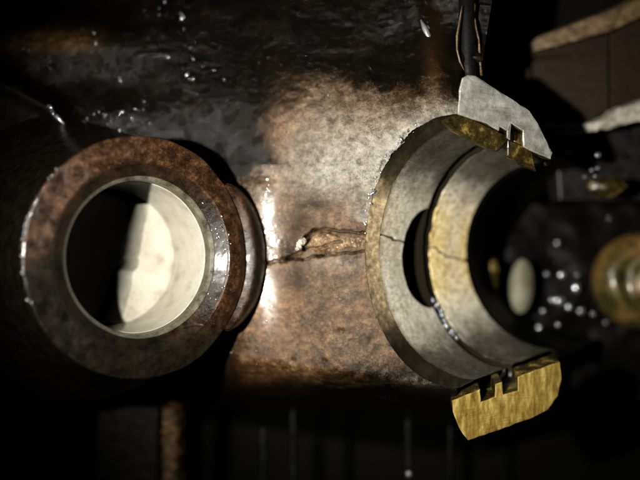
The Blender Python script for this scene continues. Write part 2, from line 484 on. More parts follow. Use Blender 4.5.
# cracks
w = fbm(PX, PY, 9, 77, 3, 0.6) * 2.6
wv = np.clip(0.55 + 1.1 * fbm(PX, PY, 14, 78, 2), 0.4, 1.3)
crack = np.zeros_like(PX)
for pts, wd, dp in ((CR1, 1.25, 0.30), (CR2, 1.25, 0.28), (CR3, 1.1, 0.24)):
    d, t = dpoly(PX + w, PY + w, pts)
    g = np.exp(-(d / wd) ** 2) * np.minimum(1, wv + (t < 0.3))
    Hw = Hw - dp * g
    crack = np.maximum(crack, g)
# little pits
for (cx, cy, r, dp) in ((341, 331, 3.2, .1), (293, 361, 3, .08), (324, 361, 2.6, .07), (352, 137, 3, .07), (359, 162, 2.5, .06), (333, 118, 4, .1)):
    Hw -= dp * gau(PX, PY, cx, cy, r)
# chips along the upper rim
chips = np.clip(fbm(PX, PY, 7, 63, 2), 0, 1) * np.exp(-(dist / 7.0) ** 2) * np.exp(-((phi[:, None] - 0.7) / 0.4) ** 2)
Hw -= 0.25 * chips
# stains, and shade painted along the bottom edge
big_n = fbm(PX, PY, 60, 101, 4, 0.55)
oil = 1 - sst(255, 318, PX + 34 * big_n) * sst(62, 150, PY + 44 * big_n - 0.16 * np.clip(PX - 330, 0, 200) + 10 * np.sin(PX / 23.0))
oil = np.maximum(oil, 0.85 * sst(140, 85, PY + 18 * big_n) * sst(370, 430, PX))
low = 1 - sst(218, 262, PX + 20 * big_n)
upm = sst(225, 165, PY + 26 * big_n) * sst(285, 240, PX)
oil = np.where(PY > 165, np.minimum(oil, np.maximum(low, upm)), oil)
oil = oil * 0.9
oil = np.maximum(oil, sst(366, 398, PY + 10 * big_n))  # bottom edge blackened as the shade of the roll-off
oil = np.maximum(oil, 0.62 * gau(PX, PY, 240, 345, 26, 12))
oil = np.maximum(oil, 0.75 * gau(PX, PY, 290, 252, 12, 12))
oil = np.maximum(oil, 0.40 * gau(PX, PY, 318, 196, 30, 9))
oil = np.maximum(oil, 0.55 * gau(PX, PY, 372, 345, 60, 40) * 0.5)
m2 = fbm(PX, PY, 34, 131, 5, 0.65)
oil = np.maximum(oil, 0.46 * sst(-0.05, 0.45, m2) * sst(175, 215, PY))
oil = np.maximum(oil, 0.55 * gau(PX, PY, 300, 225, 26, 22))
oil = np.maximum(oil, 0.62 * gau(PX, PY, 298, 275, 14, 26))
oil = np.maximum(oil, 0.62 * gau(PX, PY, 318, 205, 34, 9))
oil = np.maximum(oil, 0.60 * gau(PX, PY, 262, 352, 24, 10))
oil = np.maximum(oil, 0.72 * sst(320, 390, PY + 12 * m2) * sst(290, 330, PX))  # softer part of the same painted fade
oil = np.maximum(oil, 0.95 * crack)
oil = oil - 0.55 * sst(130, 60, PX) * np.exp(-((PY - 42) / 13.0) ** 2)
oil = oil - 0.12 * gau(PX, PY, 434, 60, 10, 50)
oil = np.maximum(oil, 1.1 * sst(444, 456, PX) * sst(112, 90, PY))
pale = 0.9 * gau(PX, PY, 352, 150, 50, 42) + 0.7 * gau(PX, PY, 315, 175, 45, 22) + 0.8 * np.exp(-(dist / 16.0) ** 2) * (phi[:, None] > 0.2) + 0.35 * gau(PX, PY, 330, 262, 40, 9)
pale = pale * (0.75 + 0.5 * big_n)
rust = 0.75 * gau(PX, PY, 250, 300, 40, 45) + 0.8 * gau(PX, PY, 345, 212, 26, 12) + 0.7 * gau(PX, PY, 280, 130, 12, 40) + 0.6 * gau(PX, PY, 255, 375, 50, 22) + 0.5 * gau(PX, PY, 434, 70, 10, 50) + 0.9 * sst(130, 60, PX) * np.exp(-((PY - 42) / 14.0) ** 2)
wet = 1.3 * gau(PX, PY, 268, 200, 11, 26) + 1.3 * gau(PX, PY, 270, 298, 10, 30) + 0.7 * gau(PX, PY, 276, 240, 14, 16) + 0.5 * gau(PX, PY, 262, 180, 30, 10) + 0.5 * gau(PX, PY, 427, 35, 12, 22) + 0.5 * gau(PX, PY, 290, 250, 20, 14)
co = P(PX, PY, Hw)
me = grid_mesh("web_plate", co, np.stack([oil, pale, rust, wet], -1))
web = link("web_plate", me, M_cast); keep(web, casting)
tag(web, "rough brown and grey web with a crack, black with oil at its edges, its bottom darkened as shade")

# fractured lump between the two crack branches
n, m = 90, 46
u = np.linspace(0, 1, n)[:, None]; v = np.linspace(0, 1, m)[None, :]
x0 = 303 + 66 * u + 0 * v
top = 233 - 2.5 * np.sin(u * 3.14) + 3 * u ** 2 + 9 * np.exp(-(u / 0.12) ** 2); bot = 253 - 1.5 * u + 2 * np.sin(u * 5) - 4 * np.exp(-(u / 0.12) ** 2)
x0 = x0 + (1 - u) * 7 * np.abs(v - 0.35) 
y0 = top * (1 - v) + bot * v + 2.6 * fbm(x0, v * 20 + 0 * x0, 8, 5, 3)
edge = np.minimum(np.minimum(v, 1 - v) * 4, 1) * np.minimum(u * 9, 1) * np.minimum((1 - u) * 12, 1)
zz = cast_h(x0, y0) * 0.3 - 0.15 + 0.17 * np.sqrt(np.clip(edge, 0, 1)) + 0.13 * fbm(x0, y0, 12, 8, 5, 0.65) * edge - 0.10 * sst(2.0, 0.0, np.abs(y0 - (247 - 6 * u + 2 * np.sin(9 * u)))) * (u < .6)
fr = link("fracture_lump", grid_mesh("fracture_lump", P(x0, y0, zz)), M_fract); keep(fr, casting)
tag(fr, "orange brown crumbly broken strip between two cracks")

# ------------------------------------------------------------------ bored boss
TILT = math.radians(36)
SQ = 0.96                                        # the boss is slightly oval
O = Vector((math.sin(TILT), 0.02, math.cos(TILT))).normalized()
E2 = Vector((0, 1, 0)); E1 = E2.cross(O).normalized(); E2 = O.cross(E1).normalized()
C0 = pv(148, 257, 1.4)
KR = 0.965
NG = 900
ang = np.linspace(0, 2 * math.pi, NG, endpoint=False)
def adist(a): return np.abs((a + math.pi) % (2 * math.pi) - math.pi)
ad = adist(ang - math.radians(-1))
base_r = 2.87 + 0.012 * fbm(ang * 40, ang * 0, 14, 5, 3)
base_r = base_r - 0.07 * sst(math.radians(62), math.radians(44), ad)
collar = np.sqrt(np.clip(1 - (ad / math.radians(41)) ** 9, 0, 1))
R_out = base_r + collar * (0.30 + 0.56 * np.cos(np.clip(ad * 2.0, 0, math.pi / 2)))
prof = []      # (radius array, depth array)
def add(r, d): prof.append((r + 0 * ang, d + 0 * ang))
for k_ in range(10): add(1.85, 0.75 - 0.045 * k_)
for k_ in range(8): add(1.85 + 0.012 * k_, 0.34 - 0.014 * k_)
for k_ in range(1, 28): add(1.935 + 0.27 * k_ / 28, 0.225 - 0.175 * k_ / 28)
for k_ in range(6): add(2.205 + 0.010 * k_, 0.05 - 0.009 * k_)
def coll_d(r):
    x = np.clip((r - 2.80) / (R_out - 0.05 - 2.80), 0, 1)
    return collar * (0.08 * np.clip((r - 2.60) / 0.2, 0, 1) + 0.10 * sst(2.79, 2.83, r) - 0.20 * np.sin(x * 3.14) + 0.16 * x ** 2)
for k_ in range(1, 80):
    f = k_ / 80
    r = 2.26 + (R_out - 0.05 - 2.26) * f
    prof.append((r, coll_d(r)))
endd = coll_d(R_out - 0.05)
for k_ in range(1, 7):
    a_ = k_ / 6 * math.pi / 2
    prof.append((R_out - 0.05 + 0.05 * math.sin(a_), endd + 0.05 * (1 - math.cos(a_))))
for k_ in range(1, 40):
    prof.append((R_out - collar * 0.25 * sst(0, 8, k_) + 0.0009 * k_ ** 2, endd + 0.03 + 0.11 * k_ + 0 * ang))
RR = np.stack([p[0] for p in prof], 1); DD = np.stack([p[1] for p in prof], 1)
AA = ang[:, None] + 0 * RR
sx, sy = RR * np.cos(AA) * 20 + 300, RR * np.sin(AA) * 20 + DD * 14
# keep seams closed: noise from position, not angle
DD = DD + 0.010 * fbm(sx, sy, 6, 202, 3, 0.5) + 0.03 * fbm(sx, sy, 26, 210, 2)
RR = RR + 0.012 * fbm(sx, sy + 40, 9, 212, 3) * sst(2.3, 2.8, RR)
# hairline machining marks / cracks on the face
for (a0, r0, a1, r1) in ((-78, 2.3, -64, 2.9), (-60, 2.05, -50, 2.25)):
    p0 = np.array([math.cos(math.radians(a0)) * r0, math.sin(math.radians(a0)) * r0]); p1 = np.array([math.cos(math.radians(a1)) * r1, math.sin(math.radians(a1)) * r1])
    d, t = dpoly(RR * np.cos(AA), RR * np.sin(AA), [tuple(p0), tuple((p0 + p1) / 2 + 0.04), tuple(p1)])
    DD = DD + 0.03 * np.exp(-(d / 0.012) ** 2)
Xl, Yl = KR * RR * np.cos(AA) * SQ, KR * RR * np.sin(AA)
c0 = np.array(C0); e1 = np.array(E1); e2 = np.array(E2); oo = np.array(O)
co = c0 + Xl[..., None] * e1 + Yl[..., None] * e2 - DD[..., None] * oo
nb = fbm(sx, sy, 30, 220, 3)
leftlow = sst(-0.3, -1.6, Xl + 0.35 * (Yl)) 
oil_shade = 1.3 * sst(0.3, -0.5, Yl + 0.3 * nb + 0.35 * np.clip(-Xl - 2.0, 0, 1)) * sst(1.6, -0.6, Xl)  # lower left of the boss darkened as shade past a shadow line
oil_shade = np.maximum(oil_shade, 0.75 * sst(-0.8, -2.2, Yl))
oil_shade = np.maximum(oil_shade, 0.85 * collar[:, None] * sst(2.95, 3.15, RR + 0.12 * nb) * sst(R_out[:, None] - 0.04, R_out[:, None] - 0.12, RR + 0.04 * nb))
oil_shade = np.maximum(oil_shade, 0.6 * ((RR < 2.22) & (RR > 1.93)))
oil_shade = np.maximum(oil_shade, sst(R_out[:, None] + 0.02, R_out[:, None] + 0.10, RR + 0 * DD) + (DD > endd[:, None] + 0.25) * 1.0)
palem = 0.9 * (RR < 1.94) * (DD < 0.8) * 1.0
glintm = 0.5 * collar[:, None] * (RR > R_out[:, None] - 0.06) * (DD < endd[:, None] + 0.06)
palem = np.maximum(palem, glintm)
wetm = 0.95 * ((RR < 2.25) & (RR > 1.92)) * np.exp(-(Yl / 0.75) ** 2) * (Xl > 0) + 0.35 * collar[:, None] * (RR > 2.5) + 1.0 * (RR > R_out[:, None] - 0.06) * (DD < endd[:, None] + 0.1) * sst(-2.0, -2.5, Xl) * sst(-1.0, 0.0, Yl)
me = grid_mesh("bored_boss", co, np.stack([oil_shade, palem, 0 * oil_shade, wetm], -1), closed=True, flip=True)
boss = link("bored_boss", me, M_tube); keep(boss, casting)
tag(boss, "brown oily round boss with a bevelled bore")

# pale bore: wall and floor
BD = 2.7
na, nd = 200, 60
aa = np.linspace(0, 2 * math.pi, na, endpoint=False)[:, None]
dd = np.linspace(0.5, BD - 0.12, nd)[None, :]
def project(co):
    d = CAMZ - co[..., 2]
    return 320 + co[..., 0] * F / d, 240 - co[..., 1] * F / d
def bore_shadow(co):
    """how far a point of the bore lies in the painted shadow or the oil hole"""
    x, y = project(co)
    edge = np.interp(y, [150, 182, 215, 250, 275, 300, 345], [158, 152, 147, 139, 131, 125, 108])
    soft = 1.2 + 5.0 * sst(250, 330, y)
    m = sst(edge + soft, edge - soft, x + 1.5 * fbm(x, y, 14, 71, 3))  # shadow edge put into the colour, softer towards the bottom
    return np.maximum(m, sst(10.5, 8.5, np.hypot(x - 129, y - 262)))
rr = 1.835 + 0.01 * fbm(aa * 60, dd * 20, 18, 301, 2) + 0 * aa
rr = rr + 0.05 * (dd < 0.58)
co = c0 + (KR * SQ * rr * np.cos(aa))[..., None] * e1 + (KR * rr * np.sin(aa))[..., None] * e2 - (dd + 0 * aa)[..., None] * oo
hm = bore_shadow(co)
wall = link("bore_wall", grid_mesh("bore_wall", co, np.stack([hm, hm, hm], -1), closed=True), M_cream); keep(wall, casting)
na = 480
aa = np.linspace(0, 2 * math.pi, na, endpoint=False)[:, None]
rad = np.linspace(0.0, 1.84, 300)[None, :]
hx, hy = -0.25, -0.15
X2, Y2 = KR * SQ * rad * np.cos(aa), KR * rad * np.sin(aa)
dep = BD - 0.20 * (rad / 1.89) ** 6 + 0.25 * (1 - (rad / 1.89) ** 2)
co = c0 + X2[..., None] * e1 + Y2[..., None] * e2 - dep[..., None] * oo
hm = bore_shadow(co)
co = co - (1.3 * hm)[..., None] * oo  # the floor is also sunk under the painted shadow
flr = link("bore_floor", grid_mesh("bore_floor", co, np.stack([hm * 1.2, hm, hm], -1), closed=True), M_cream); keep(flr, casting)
tag(flr, "pale cream dished floor of the bore with a shadow coloured and sunk into its left side")
pb = pv(129, 262, c0[2] - BD * oo[2])
o = blobs("oil_bead", [(pv(128, 261, -3.0), 0.05, 1.2), (pv(128, 265, -3.0), 0.035, 1.2)], M_drop)
keep(o, casting)

# ------------------------------------------------------------------ bearing saddle
# each ring: left extreme (px, py, z), top end (px, py, z), bottom end (px, py, z)
RA = ((365, 251, 0.0), (458, 114, 1.0), (458, 388, 0.35))
RB = ((379, 252, -0.28), (476, 121, 0.72), (474, 380, 0.05))
RC = ((423, 255, -1.9), (500, 139, -0.45), (505, 368, -1.1))
RD = ((429, 256, -2.1), (508, 143, -0.65), (512, 364, -1.3))
RE = ((470, 257, -3.3), (548, 163, -1.9), (556, 348, -2.5))
RF = ((520, 258, -8.0), (596, 185, -6.5), (600, 330, -7.0))
def ring_pts(R, ph):
    L, T, B = [np.array(pv(*q)) for q in R]
    C = (T + B) / 2; V = (T - B) / 2; U = L - C
    return C + np.cos(ph)[:, None] * U + np.sin(ph)[:, None] * V
NP = 520
ph = np.linspace(math.pi / 2, -math.pi / 2, NP)
# rim ring must follow the web's own edge exactly enough: evaluate in pixels
def ringA(ph):
    x = CXA - RXA * np.cos(ph); y = CYA - RYA * np.sin(ph)
    return P(x, y, rim_z(ph) - 0.02)
A_, B_, C_, D_, E_, F_ = ringA(ph), ring_pts(RB, ph), ring_pts(RC, ph), ring_pts(RD, ph), ring_pts(RE, ph), ring_pts(RF, ph)
cen = np.array((pv(560, 255, 1.5)))
def project(co):
    d = CAMZ - co[..., 2]
    return 320 + co[..., 0] * F / d, 240 - co[..., 1] * F / d
def loft(a, b, n, s0=0.0, s1=1.0):
    s = np.linspace(s0, s1, n)[None, :, None]
    return a[:, None, :] * (1 - s) + b[:, None, :] * s, np.linspace(0, 1, n)[None, :] + 0 * a[:, :1]
PHg = ph[:, None]
def outward(co):
    """unit vector pushing the surface away from the bearing's hollow"""
    a = np.gradient(co, axis=0); b = np.gradient(co, axis=1)
    nrm = np.cross(a, b); nrm /= np.linalg.norm(nrm, axis=-1, keepdims=True) + 1e-9
    mid = nrm[len(nrm) // 2, nrm.shape[1] // 2]
    if mid[2] > 0: nrm = -nrm
    return nrm
saddle_parts = []
# chamfer
co, s = loft(A_, B_, 60)
px_, py_ = project(co)
nn = outward(co)
co = co + nn * (0.03 * fbm(px_, py_, 14, 401, 3) + 0.015 * np.sin(s * 3.14) )[..., None]
oil = 0.85 * sst(0.35, 0.8, PHg + 0.1 * fbm(px_, py_, 20, 4, 2)) + 0.9 * sst(-0.35, -0.9, PHg) + 0 * s  # both ends of the chamfer darkened as shade
saddle = link("saddle_chamfer", grid_mesh("saddle_chamfer", co, np.stack([oil, 0 * s, 0.85 + 0 * s], -1)), M_land); keep(saddle, casting)
# front land with the oil hole
co, s = loft(B_, C_, 190)
px_, py_ = project(co); nn = outward(co)
HX, HY, HRX, HRY = 431, 258, 28, 48
q = ((px_ - HX) / HRX) ** 2 + ((py_ - HY) / HRY) ** 2
hole = sst(1.06, 0.94, q + 0.04 * fbm(px_, py_, 12, 7, 2))
d1, _ = dpoly(px_ + fbm(px_, py_, 8, 9, 2), py_ + 2.0 * fbm(px_, py_, 6, 10, 2), [(376, 235), (388, 236), (398, 241), (405, 242)])
ck = np.exp(-(d1 / 0.8) ** 2)
dsp = 0.012 * fbm(px_, py_, 16, 411, 3) + 1.5 * hole + 0.06 * ck + 0.10 * sst(0.985, 1.0, s)
co = co + nn * dsp[..., None]
oil = np.maximum(hole * 1.5, ck * 0.8) + 0.72 * sst(0.20, 1.15, PHg) + 0.68 * sst(-0.45, -1.25, PHg)  # both ends darkened as shade; hole and crack black
pl = 0.35 * sst(0.8, 1.0, s) * sst(0.6, 0.1, np.abs(PHg)) + 0.25 * gau(px_, py_, 385, 215, 20, 30)  # middle coloured lighter, as if better lit
rs = 0.55 * sst(0.10, 0.0, s) + 0.15 * np.clip(fbm(px_, py_, 25, 12, 3), 0, 1)
land1 = link("bearing_land", grid_mesh("bearing_land", co, np.stack([oil, pl, rs], -1)), M_land, saddle); 
tag(land1, "wide grey front land with an oval oil hole")
# groove
s = np.linspace(0, 1, 26)[None, :]
co, _ = loft(C_, D_, 26); px_, py_ = project(co); nn = outward(co)
q = ((px_ - HX) / HRX) ** 2 + ((py_ - HY) / HRY) ** 2
co = co + nn * ((0.42 + 0 * px_) * np.clip(np.sin(s * math.pi), 0, 1) ** 0.5 + 0.6 * sst(1.1, 0.9, q) * np.sin(s * math.pi) + 0.03 * fbm(px_, py_, 6, 3, 2))[..., None]
groove = link("oil_groove", grid_mesh("oil_groove", co, np.stack([1.3 + 0 * px_, 0 * px_, 0 * px_], -1)), M_land, saddle)
tag(groove, "narrow black oil filled groove")
# rear land
co, s = loft(D_, E_, 130); px_, py_ = project(co); nn = outward(co)
d2, _ = dpoly(px_ + fbm(px_, py_, 8, 9, 2), py_ + 2.0 * fbm(px_, py_, 6, 10, 2), [(426, 248), (438, 249), (448, 256), (460, 258), (474, 263)])
ck = np.exp(-(d2 / 0.8) ** 2)
co = co + nn * (0.012 * fbm(px_, py_, 14, 431, 3) + 0.06 * ck + 0.12 * sst(0.90, 1.0, s) + 0.05 * sst(0.02, 0, s))[..., None]
oil = 0.7 * ck + 0.66 * sst(0.4, 1.15, PHg) + 0.70 * sst(-0.4, -1.2, PHg) + 0 * s  # both ends darkened as shade; crack black
pl = 1.0 * sst(0.75, 0.2, np.abs(PHg - 0.05)) * (1 - 0.45 * gau(s, 0 * s, 0.55, 0, 0.2)) + 0.25 * sst(0.1, 0.0, s)  # bright brass middle painted in for the stronger light there
rs = 0.5 * sst(0.86, 0.95, s) + 0.35 * np.exp(-((s - 0.5) / 0.12) ** 2) * sst(0.2, 0.6, PHg)
land2 = link("bearing_land", grid_mesh("bearing_land", co, np.stack([oil, pl, rs], -1)), M_land, saddle)
tag(land2, "rear land, brassy and painted lighter in its middle, behind the groove")
# dark throat behind
co, s = loft(E_, F_, 60); px_, py_ = project(co); nn = outward(co)
co = co + nn * (0.35 * sst(0, 0.06, s) + 0.05 * fbm(px_, py_, 20, 441, 3))[..., None]
thr = link("bearing_throat", grid_mesh("bearing_throat", co), M_black, saddle)
for o_ in (land1, groove, land2, thr):
    o_.matrix_parent_inverse = Matrix.Identity(4)
    o_.matrix_parent_inverse = (Matrix.Translation(-Vector(casting.location)) @ Matrix.Translation(casting.location)).inverted()

# beads of oil lying in the lower groove
beads = []
gm = (C_ + D_) / 2
for i in range(34):
    p_ = -0.42 - 0.62 * (i / 46) + random.uniform(-.01, .01)
    j = int(np.argmin(np.abs(ph - p_)))
    c = Vector(gm[j]) + Vector((random.uniform(-.06, .06), random.uniform(-.06, .06), random.uniform(-.02, .06)))
    beads.append((c, random.choice((0.018, 0.028, 0.036, 0.05)), random.uniform(0.8, 1.3)))
o = blobs("oil_beads", beads, M_drop, sub=2)
tag(o, "string of shiny oil beads along the lower part of the black bearing groove", "oil beads", kind="stuff")

# ------------------------------------------------------------------ parting faces with notches
def zt(px): return 1.22 - (px - 458) / 94 * 1.0
TP = [(457.5, 114), (459, 90), (462, 78), (468, 74.5), (476, 76), (489, 85), (502, 93), (517, 102), (530, 111), (538, 123), (545, 138), (552.5, 153), (551, 159), (540, 155), (523, 147), (522.5, 131), (511.5, 123.5), (510.5, 140), (507, 138), (507, 131), (500, 127), (499, 131), (487, 124)]
face_t = slab("parting_face", [pv(x, y, zt(x)) for x, y in TP], (0.10, 0.06, -0.6), M_silver, side=M_brass_dk, bevel=0.04, rough=0.008, seed=3, sub=2)
keep(face_t, casting)
tag(face_t, "dull silver grey notched face at the saddle's upper end")
bt = slab("notch_plug", [pv(x, y, zt(x) - .40) for x, y in ((513, 131), (518, 131), (522, 136), (521, 146), (514, 142))], (0.0, 0.0, -0.3), M_brass_dk, bevel=0.02)
keep(bt, casting); tag(bt, "oily brass coloured lump in the notch")
ub = slab("brass_ledge", [pv(x, y, zt(x) - .30) for x, y in ((441, 121), (457, 113), (482, 124), (507, 136), (507, 141), (497, 150), (486, 148), (470, 140), (450, 129))], (0.1, 0.0, -0.35), M_brass_dk, bevel=0.03, rough=0.004, seed=5, sub=2)
keep(ub, casting); tag(ub, "oily brass ledge under the left of the silver face")
ub = slab("brass_ledge", [pv(x, y, zt(x) - .26) for x, y in ((507, 139), (520, 145), (532, 151), (536, 170), (522, 165), (507, 156))], (0.1, 0.0, -0.35), M_brass_dk, bevel=0.05, rough=0.01, seed=6, sub=2)
keep(ub, casting); tag(ub, "oily brass ledge under the right of the silver face")

def zb(px): return 0.45 - (px - 452) / 108 * 0.9
BP = [(452, 401), (470, 394), (480, 390), (481, 402), (495, 397), (495.5, 384.5), (502, 382), (503, 395), (518, 391), (518, 377), (535, 370.5), (553, 364.5), (560, 362.5), (561.5, 380), (558, 396), (548, 410), (530, 419), (505, 428), (485, 435), (468, 440.5), (459, 428), (453, 412)]
face_b = slab("parting_face", [pv(x, y, zb(x)) for x, y in BP], (0.05, 0.10, -0.6), M_gold, side=M_brass_dk, bevel=0.03, rough=0.008, seed=9, sub=2)
keep(face_b, casting)
tag(face_b, "brassy yellow face with two square notches at the saddle's lower end")
bk = slab("parting_face_backing", [pv(x, y, zb(x) - .5) for x, y in ((474, 398), (556, 370), (556, 385), (474, 412))], (0.1, 0.1, -0.6), M_black, bevel=0.03)
keep(bk, casting)

# pale lump of debris on the crack
bm = bmesh.new()
for (x, y, r) in ((302, 242, .10), (299, 245, .07), (304, 240, .05), (297, 249, .04)):
    bmesh.ops.create_icosphere(bm, subdivisions=2, radius=r, matrix=Matrix.Translation(pv(x, y, 0.0)))
for v in bm.verts:
    v.co += Vector((random.uniform(-1, 1), random.uniform(-1, 1), random.uniform(-1, 1))) * 0.022
o = link("metal_crumb", bm_mesh("metal_crumb", bm), M_paleedge, smooth=False)
tag(o, "small shiny pale crumb lying at the bend of the crack", "debris")

# tiny pale beads added as glints over the oily skin and edges
def surf(px, py): return float(cast_h(np.array(float(px)), np.array(float(py))))
items = []
areas = [(185, 70, 60, 45, 60), (60, 60, 60, 20, 50), (120, 120, 45, 14, 50), (20, 160, 22, 18, 10), (425, 35, 5, 16, 22), (160, 10, 50, 10, 14),
         (430, 80, 14, 25, 26), (360, 100, 50, 14, 18), (268, 200, 5, 16, 36), (272, 240, 7, 12, 34), (268, 295, 5, 24, 36), (255, 360, 20, 12, 12)]
for (cx, cy, rx, ry, n_) in areas:
    for _ in range(int(n_ * 0.6)):
        x = random.gauss(cx, rx * .6); y = random.gauss(cy, ry * .6)
        if math.hypot(x - 140, y - 257) < 122: continue
        items.append((pv(x, y, surf(x, y) + 0.01), random.choice((.007, .010, .014, .022)), random.choice((0.8, 1.2, 2.0, 3.2))))
for (x, y, r) in ((187, 75, .05), (193, 79, .04), (96, 43, .05), (94, 33, .04), (50, 107, .06), (53, 113, .05), (81, 143, .05), (181, 14, .04), (182, 18, .045), (152, 140, .05), (122, 112, .05), (132, 118, .04), (427, 30, .05), (429, 40, .045)):
    items.append((pv(x, y, surf(x, y) + 0.25 * (x < 90)), r, 1.6))
for _ in range(46):
    f_ = random.uniform(0.12, 1.15)
    x = CXA - RXA * math.cos(f_) - random.uniform(-1, 4); y = CYA - RYA * math.sin(f_) - random.uniform(-1, 4)
    items.append((pv(x, y, float(rim_z(np.array(f_))) + 0.0), random.choice((.012, .02, .03)), random.choice((1, 1.6, 2.4))))
for _ in range(60):
    a_ = math.radians(random.gauss(168, 16)); rr_ = 2.86 + random.uniform(-.03, .04)
    if a_ < 2.3 or a_ > 3.9: continue
    items.append((C0 + E1 * (KR * SQ * rr_ * math.cos(a_)) + E2 * (KR * rr_ * math.sin(a_)) - O * 0.02, random.choice((.008, .012, .018)), 1.6))
for _ in range(50):
    a_ = math.radians(random.gauss(0, 14)); rr_ = random.uniform(1.95, 2.3)
    items.append((C0 + E1 * (KR * SQ * rr_ * math.cos(a_)) + E2 * (KR * rr_ * math.sin(a_)) - O * (0.2 - (rr_ - 1.935) * 0.65), random.choice((.007, .012, .02)), 1.5))
o = blobs("glint_droplets", items, M_drop, sub=2)
tag(o, "tiny pale beads added as glints over the black casting", "glint beads", kind="stuff")

# near-white tubes added as long glints on the wet casting
for (pts_, r_, lab) in (([(49, 106), (53, 112), (58, 118), (64, 124)], .055, "bright streak added as a glint on the rounded black edge above the boss, at the left"),
                        ([(79, 141), (82, 144), (84, 147)], .05, "short bright fleck added as a glint touching the upper left of the brown boss"),
                        ([(421, 20), (425, 29), (428, 36), (431, 45)], .075, "broad bright streak added as a glint on the dark casting left of the stud"),
                        ([(180, 12), (182, 15), (184, 18)], .035, "small bright fleck added as a glint near the top edge above the boss"),
                        ([(5, 158), (14, 166), (22, 170)], .05, "pale smear added as a glint at the far left beside the boss")):
    zs = surf(*pts_[1])
    o = tube("glint_streak", [pv(x, y, surf(x, y) + 0.01) for x, y in pts_], [r_ * .3] + [r_] * (len(pts_) - 2) + [r_ * .4], M_streak, seg=12)
    tag(o, lab, "oil streak", "streaks added as glints on the casting")

# ------------------------------------------------------------------ dark cavity on the right
o = slab("cavity_floor", [(-30, -24, -16), (34, -24, -16), (34, 24, -16), (-30, 24, -16)], (0, 0, -1), M_black, bevel=0)
tag(o, kind="structure")

# drops added as blurred glints deep in the cavity, each big enough to count
drops = [(557, 243, 4.2, 1), (547, 274, 4, .5), (562, 275, 5, 1), (577, 275, 4, .4), (576, 288, 8.5, .8), (560, 301, 6.5, 1), (553, 300, 5, .8), (569, 307, 5, .8), (581, 311, 6, .6), (543, 311, 4, .4), (558, 325, 4, .3), (539, 328, 8, .4), (593, 314, 4, .3), (606, 323, 4, .3), (598, 155, 3.6, 1), (547, 163, 4, .9), (592, 170, 3, .5), (598, 168, 3, .6), (585, 177, 3, .5), (595, 176, 3, .5), (609, 218, 3, .3), (601, 276, 4, .8)]
DROP_LABELS = {
    (557, 243): "bright drop-shaped glint standing alone above the cluster in the black cavity",
    (547, 274): "dim small drop-shaped glint at the upper left of the cluster beside the pale disc",
    (562, 275): "bright round drop-shaped glint at the top of the cluster beside the pale disc",
    (577, 275): "dim drop-shaped glint right of the bright one at the top of the cluster",
    (576, 288): "largest grey drop-shaped glint of the cluster, nearest the mottled brass cap",
    (560, 301): "bright large drop-shaped glint in the middle of the cluster, under the largest one",
    (553, 300): "drop-shaped glint touching the left side of the cluster's bright middle drop",
    (569, 307): "drop-shaped glint just right of and below the cluster's bright middle drop",
    (581, 311): "grey drop-shaped glint at the lower right of the cluster below the largest drop",
    (543, 311): "faint drop-shaped glint at the lower left of the cluster, right of the disc's foot",
    (558, 325): "faint drop-shaped glint below the middle of the cluster in the black cavity",
    (539, 328): "big blurred dim drop-shaped glint just below the pale upright disc",
    (593, 314): "faint drop-shaped glint at the lower left rim of the mottled brass cap",
    (606, 323): "faint drop-shaped glint lowest of all, right under the mottled brass cap",
    (598, 155): "bright drop-shaped glint above the small brown lug, topmost of its group",
    (547, 163): "bright drop-shaped glint hanging at the tip of the silver notched face",
    (592, 170): "small grey drop-shaped glint left of its neighbour just above the brown lug",
    (598, 168): "small drop-shaped glint between the topmost drop and the brown lug",
    (585, 177): "small drop-shaped glint at the left tip of the brown lug",
    (595, 176): "small drop-shaped glint touching the top of the brown lug",
    (609, 218): "faint drop-shaped glint midway between the brown lug and the mottled brass cap",
    (601, 276): "bright drop-shaped glint on the left face of the mottled brass cap"}
k_ = 0
for (x, y, r, b_) in drops:
    if r == 0: continue
    z_ = -6.5 if y > 200 else (-3.0 if y > 164 else -2.4)
    if (x, y) == (547, 163): z_ = -1.0
    bm = bmesh.new()
    rad_ = r * (CAMZ - z_) / F * 0.62 * (0.6 + 0.5 * b_)
    bmesh.ops.create_icosphere(bm, subdivisions=3, radius=rad_)
    for v in bm.verts:
        v.co.z *= 0.6; v.co.x *= 1 + 0.25 * math.sin(x)
    o = link("oil_glint_drop", bm_mesh("oil_glint_drop", bm), M_drop)
    o.location = pv(x, y, z_)
    tag(o, DROP_LABELS[(x, y)], "oil drop", "drop-shaped glints in the black cavity")
# the black surface the drops cling to
n, m = 80, 60
u = np.linspace(490, 700, n)[:, None]; v = np.linspace(205, 400, m)[None, :]
zz = -7.3 + 0.5 * fbm(u + 0 * v, v + 0 * u, 40, 500, 3) - 0.6 * ((v - 300) / 90) ** 2
o = link("shaft", grid_mesh("shaft", P(u + 0 * v, v + 0 * u, zz)), M_black)
tag(o, "black oil covered shaft surface deep inside the bearing opening", "shaft")

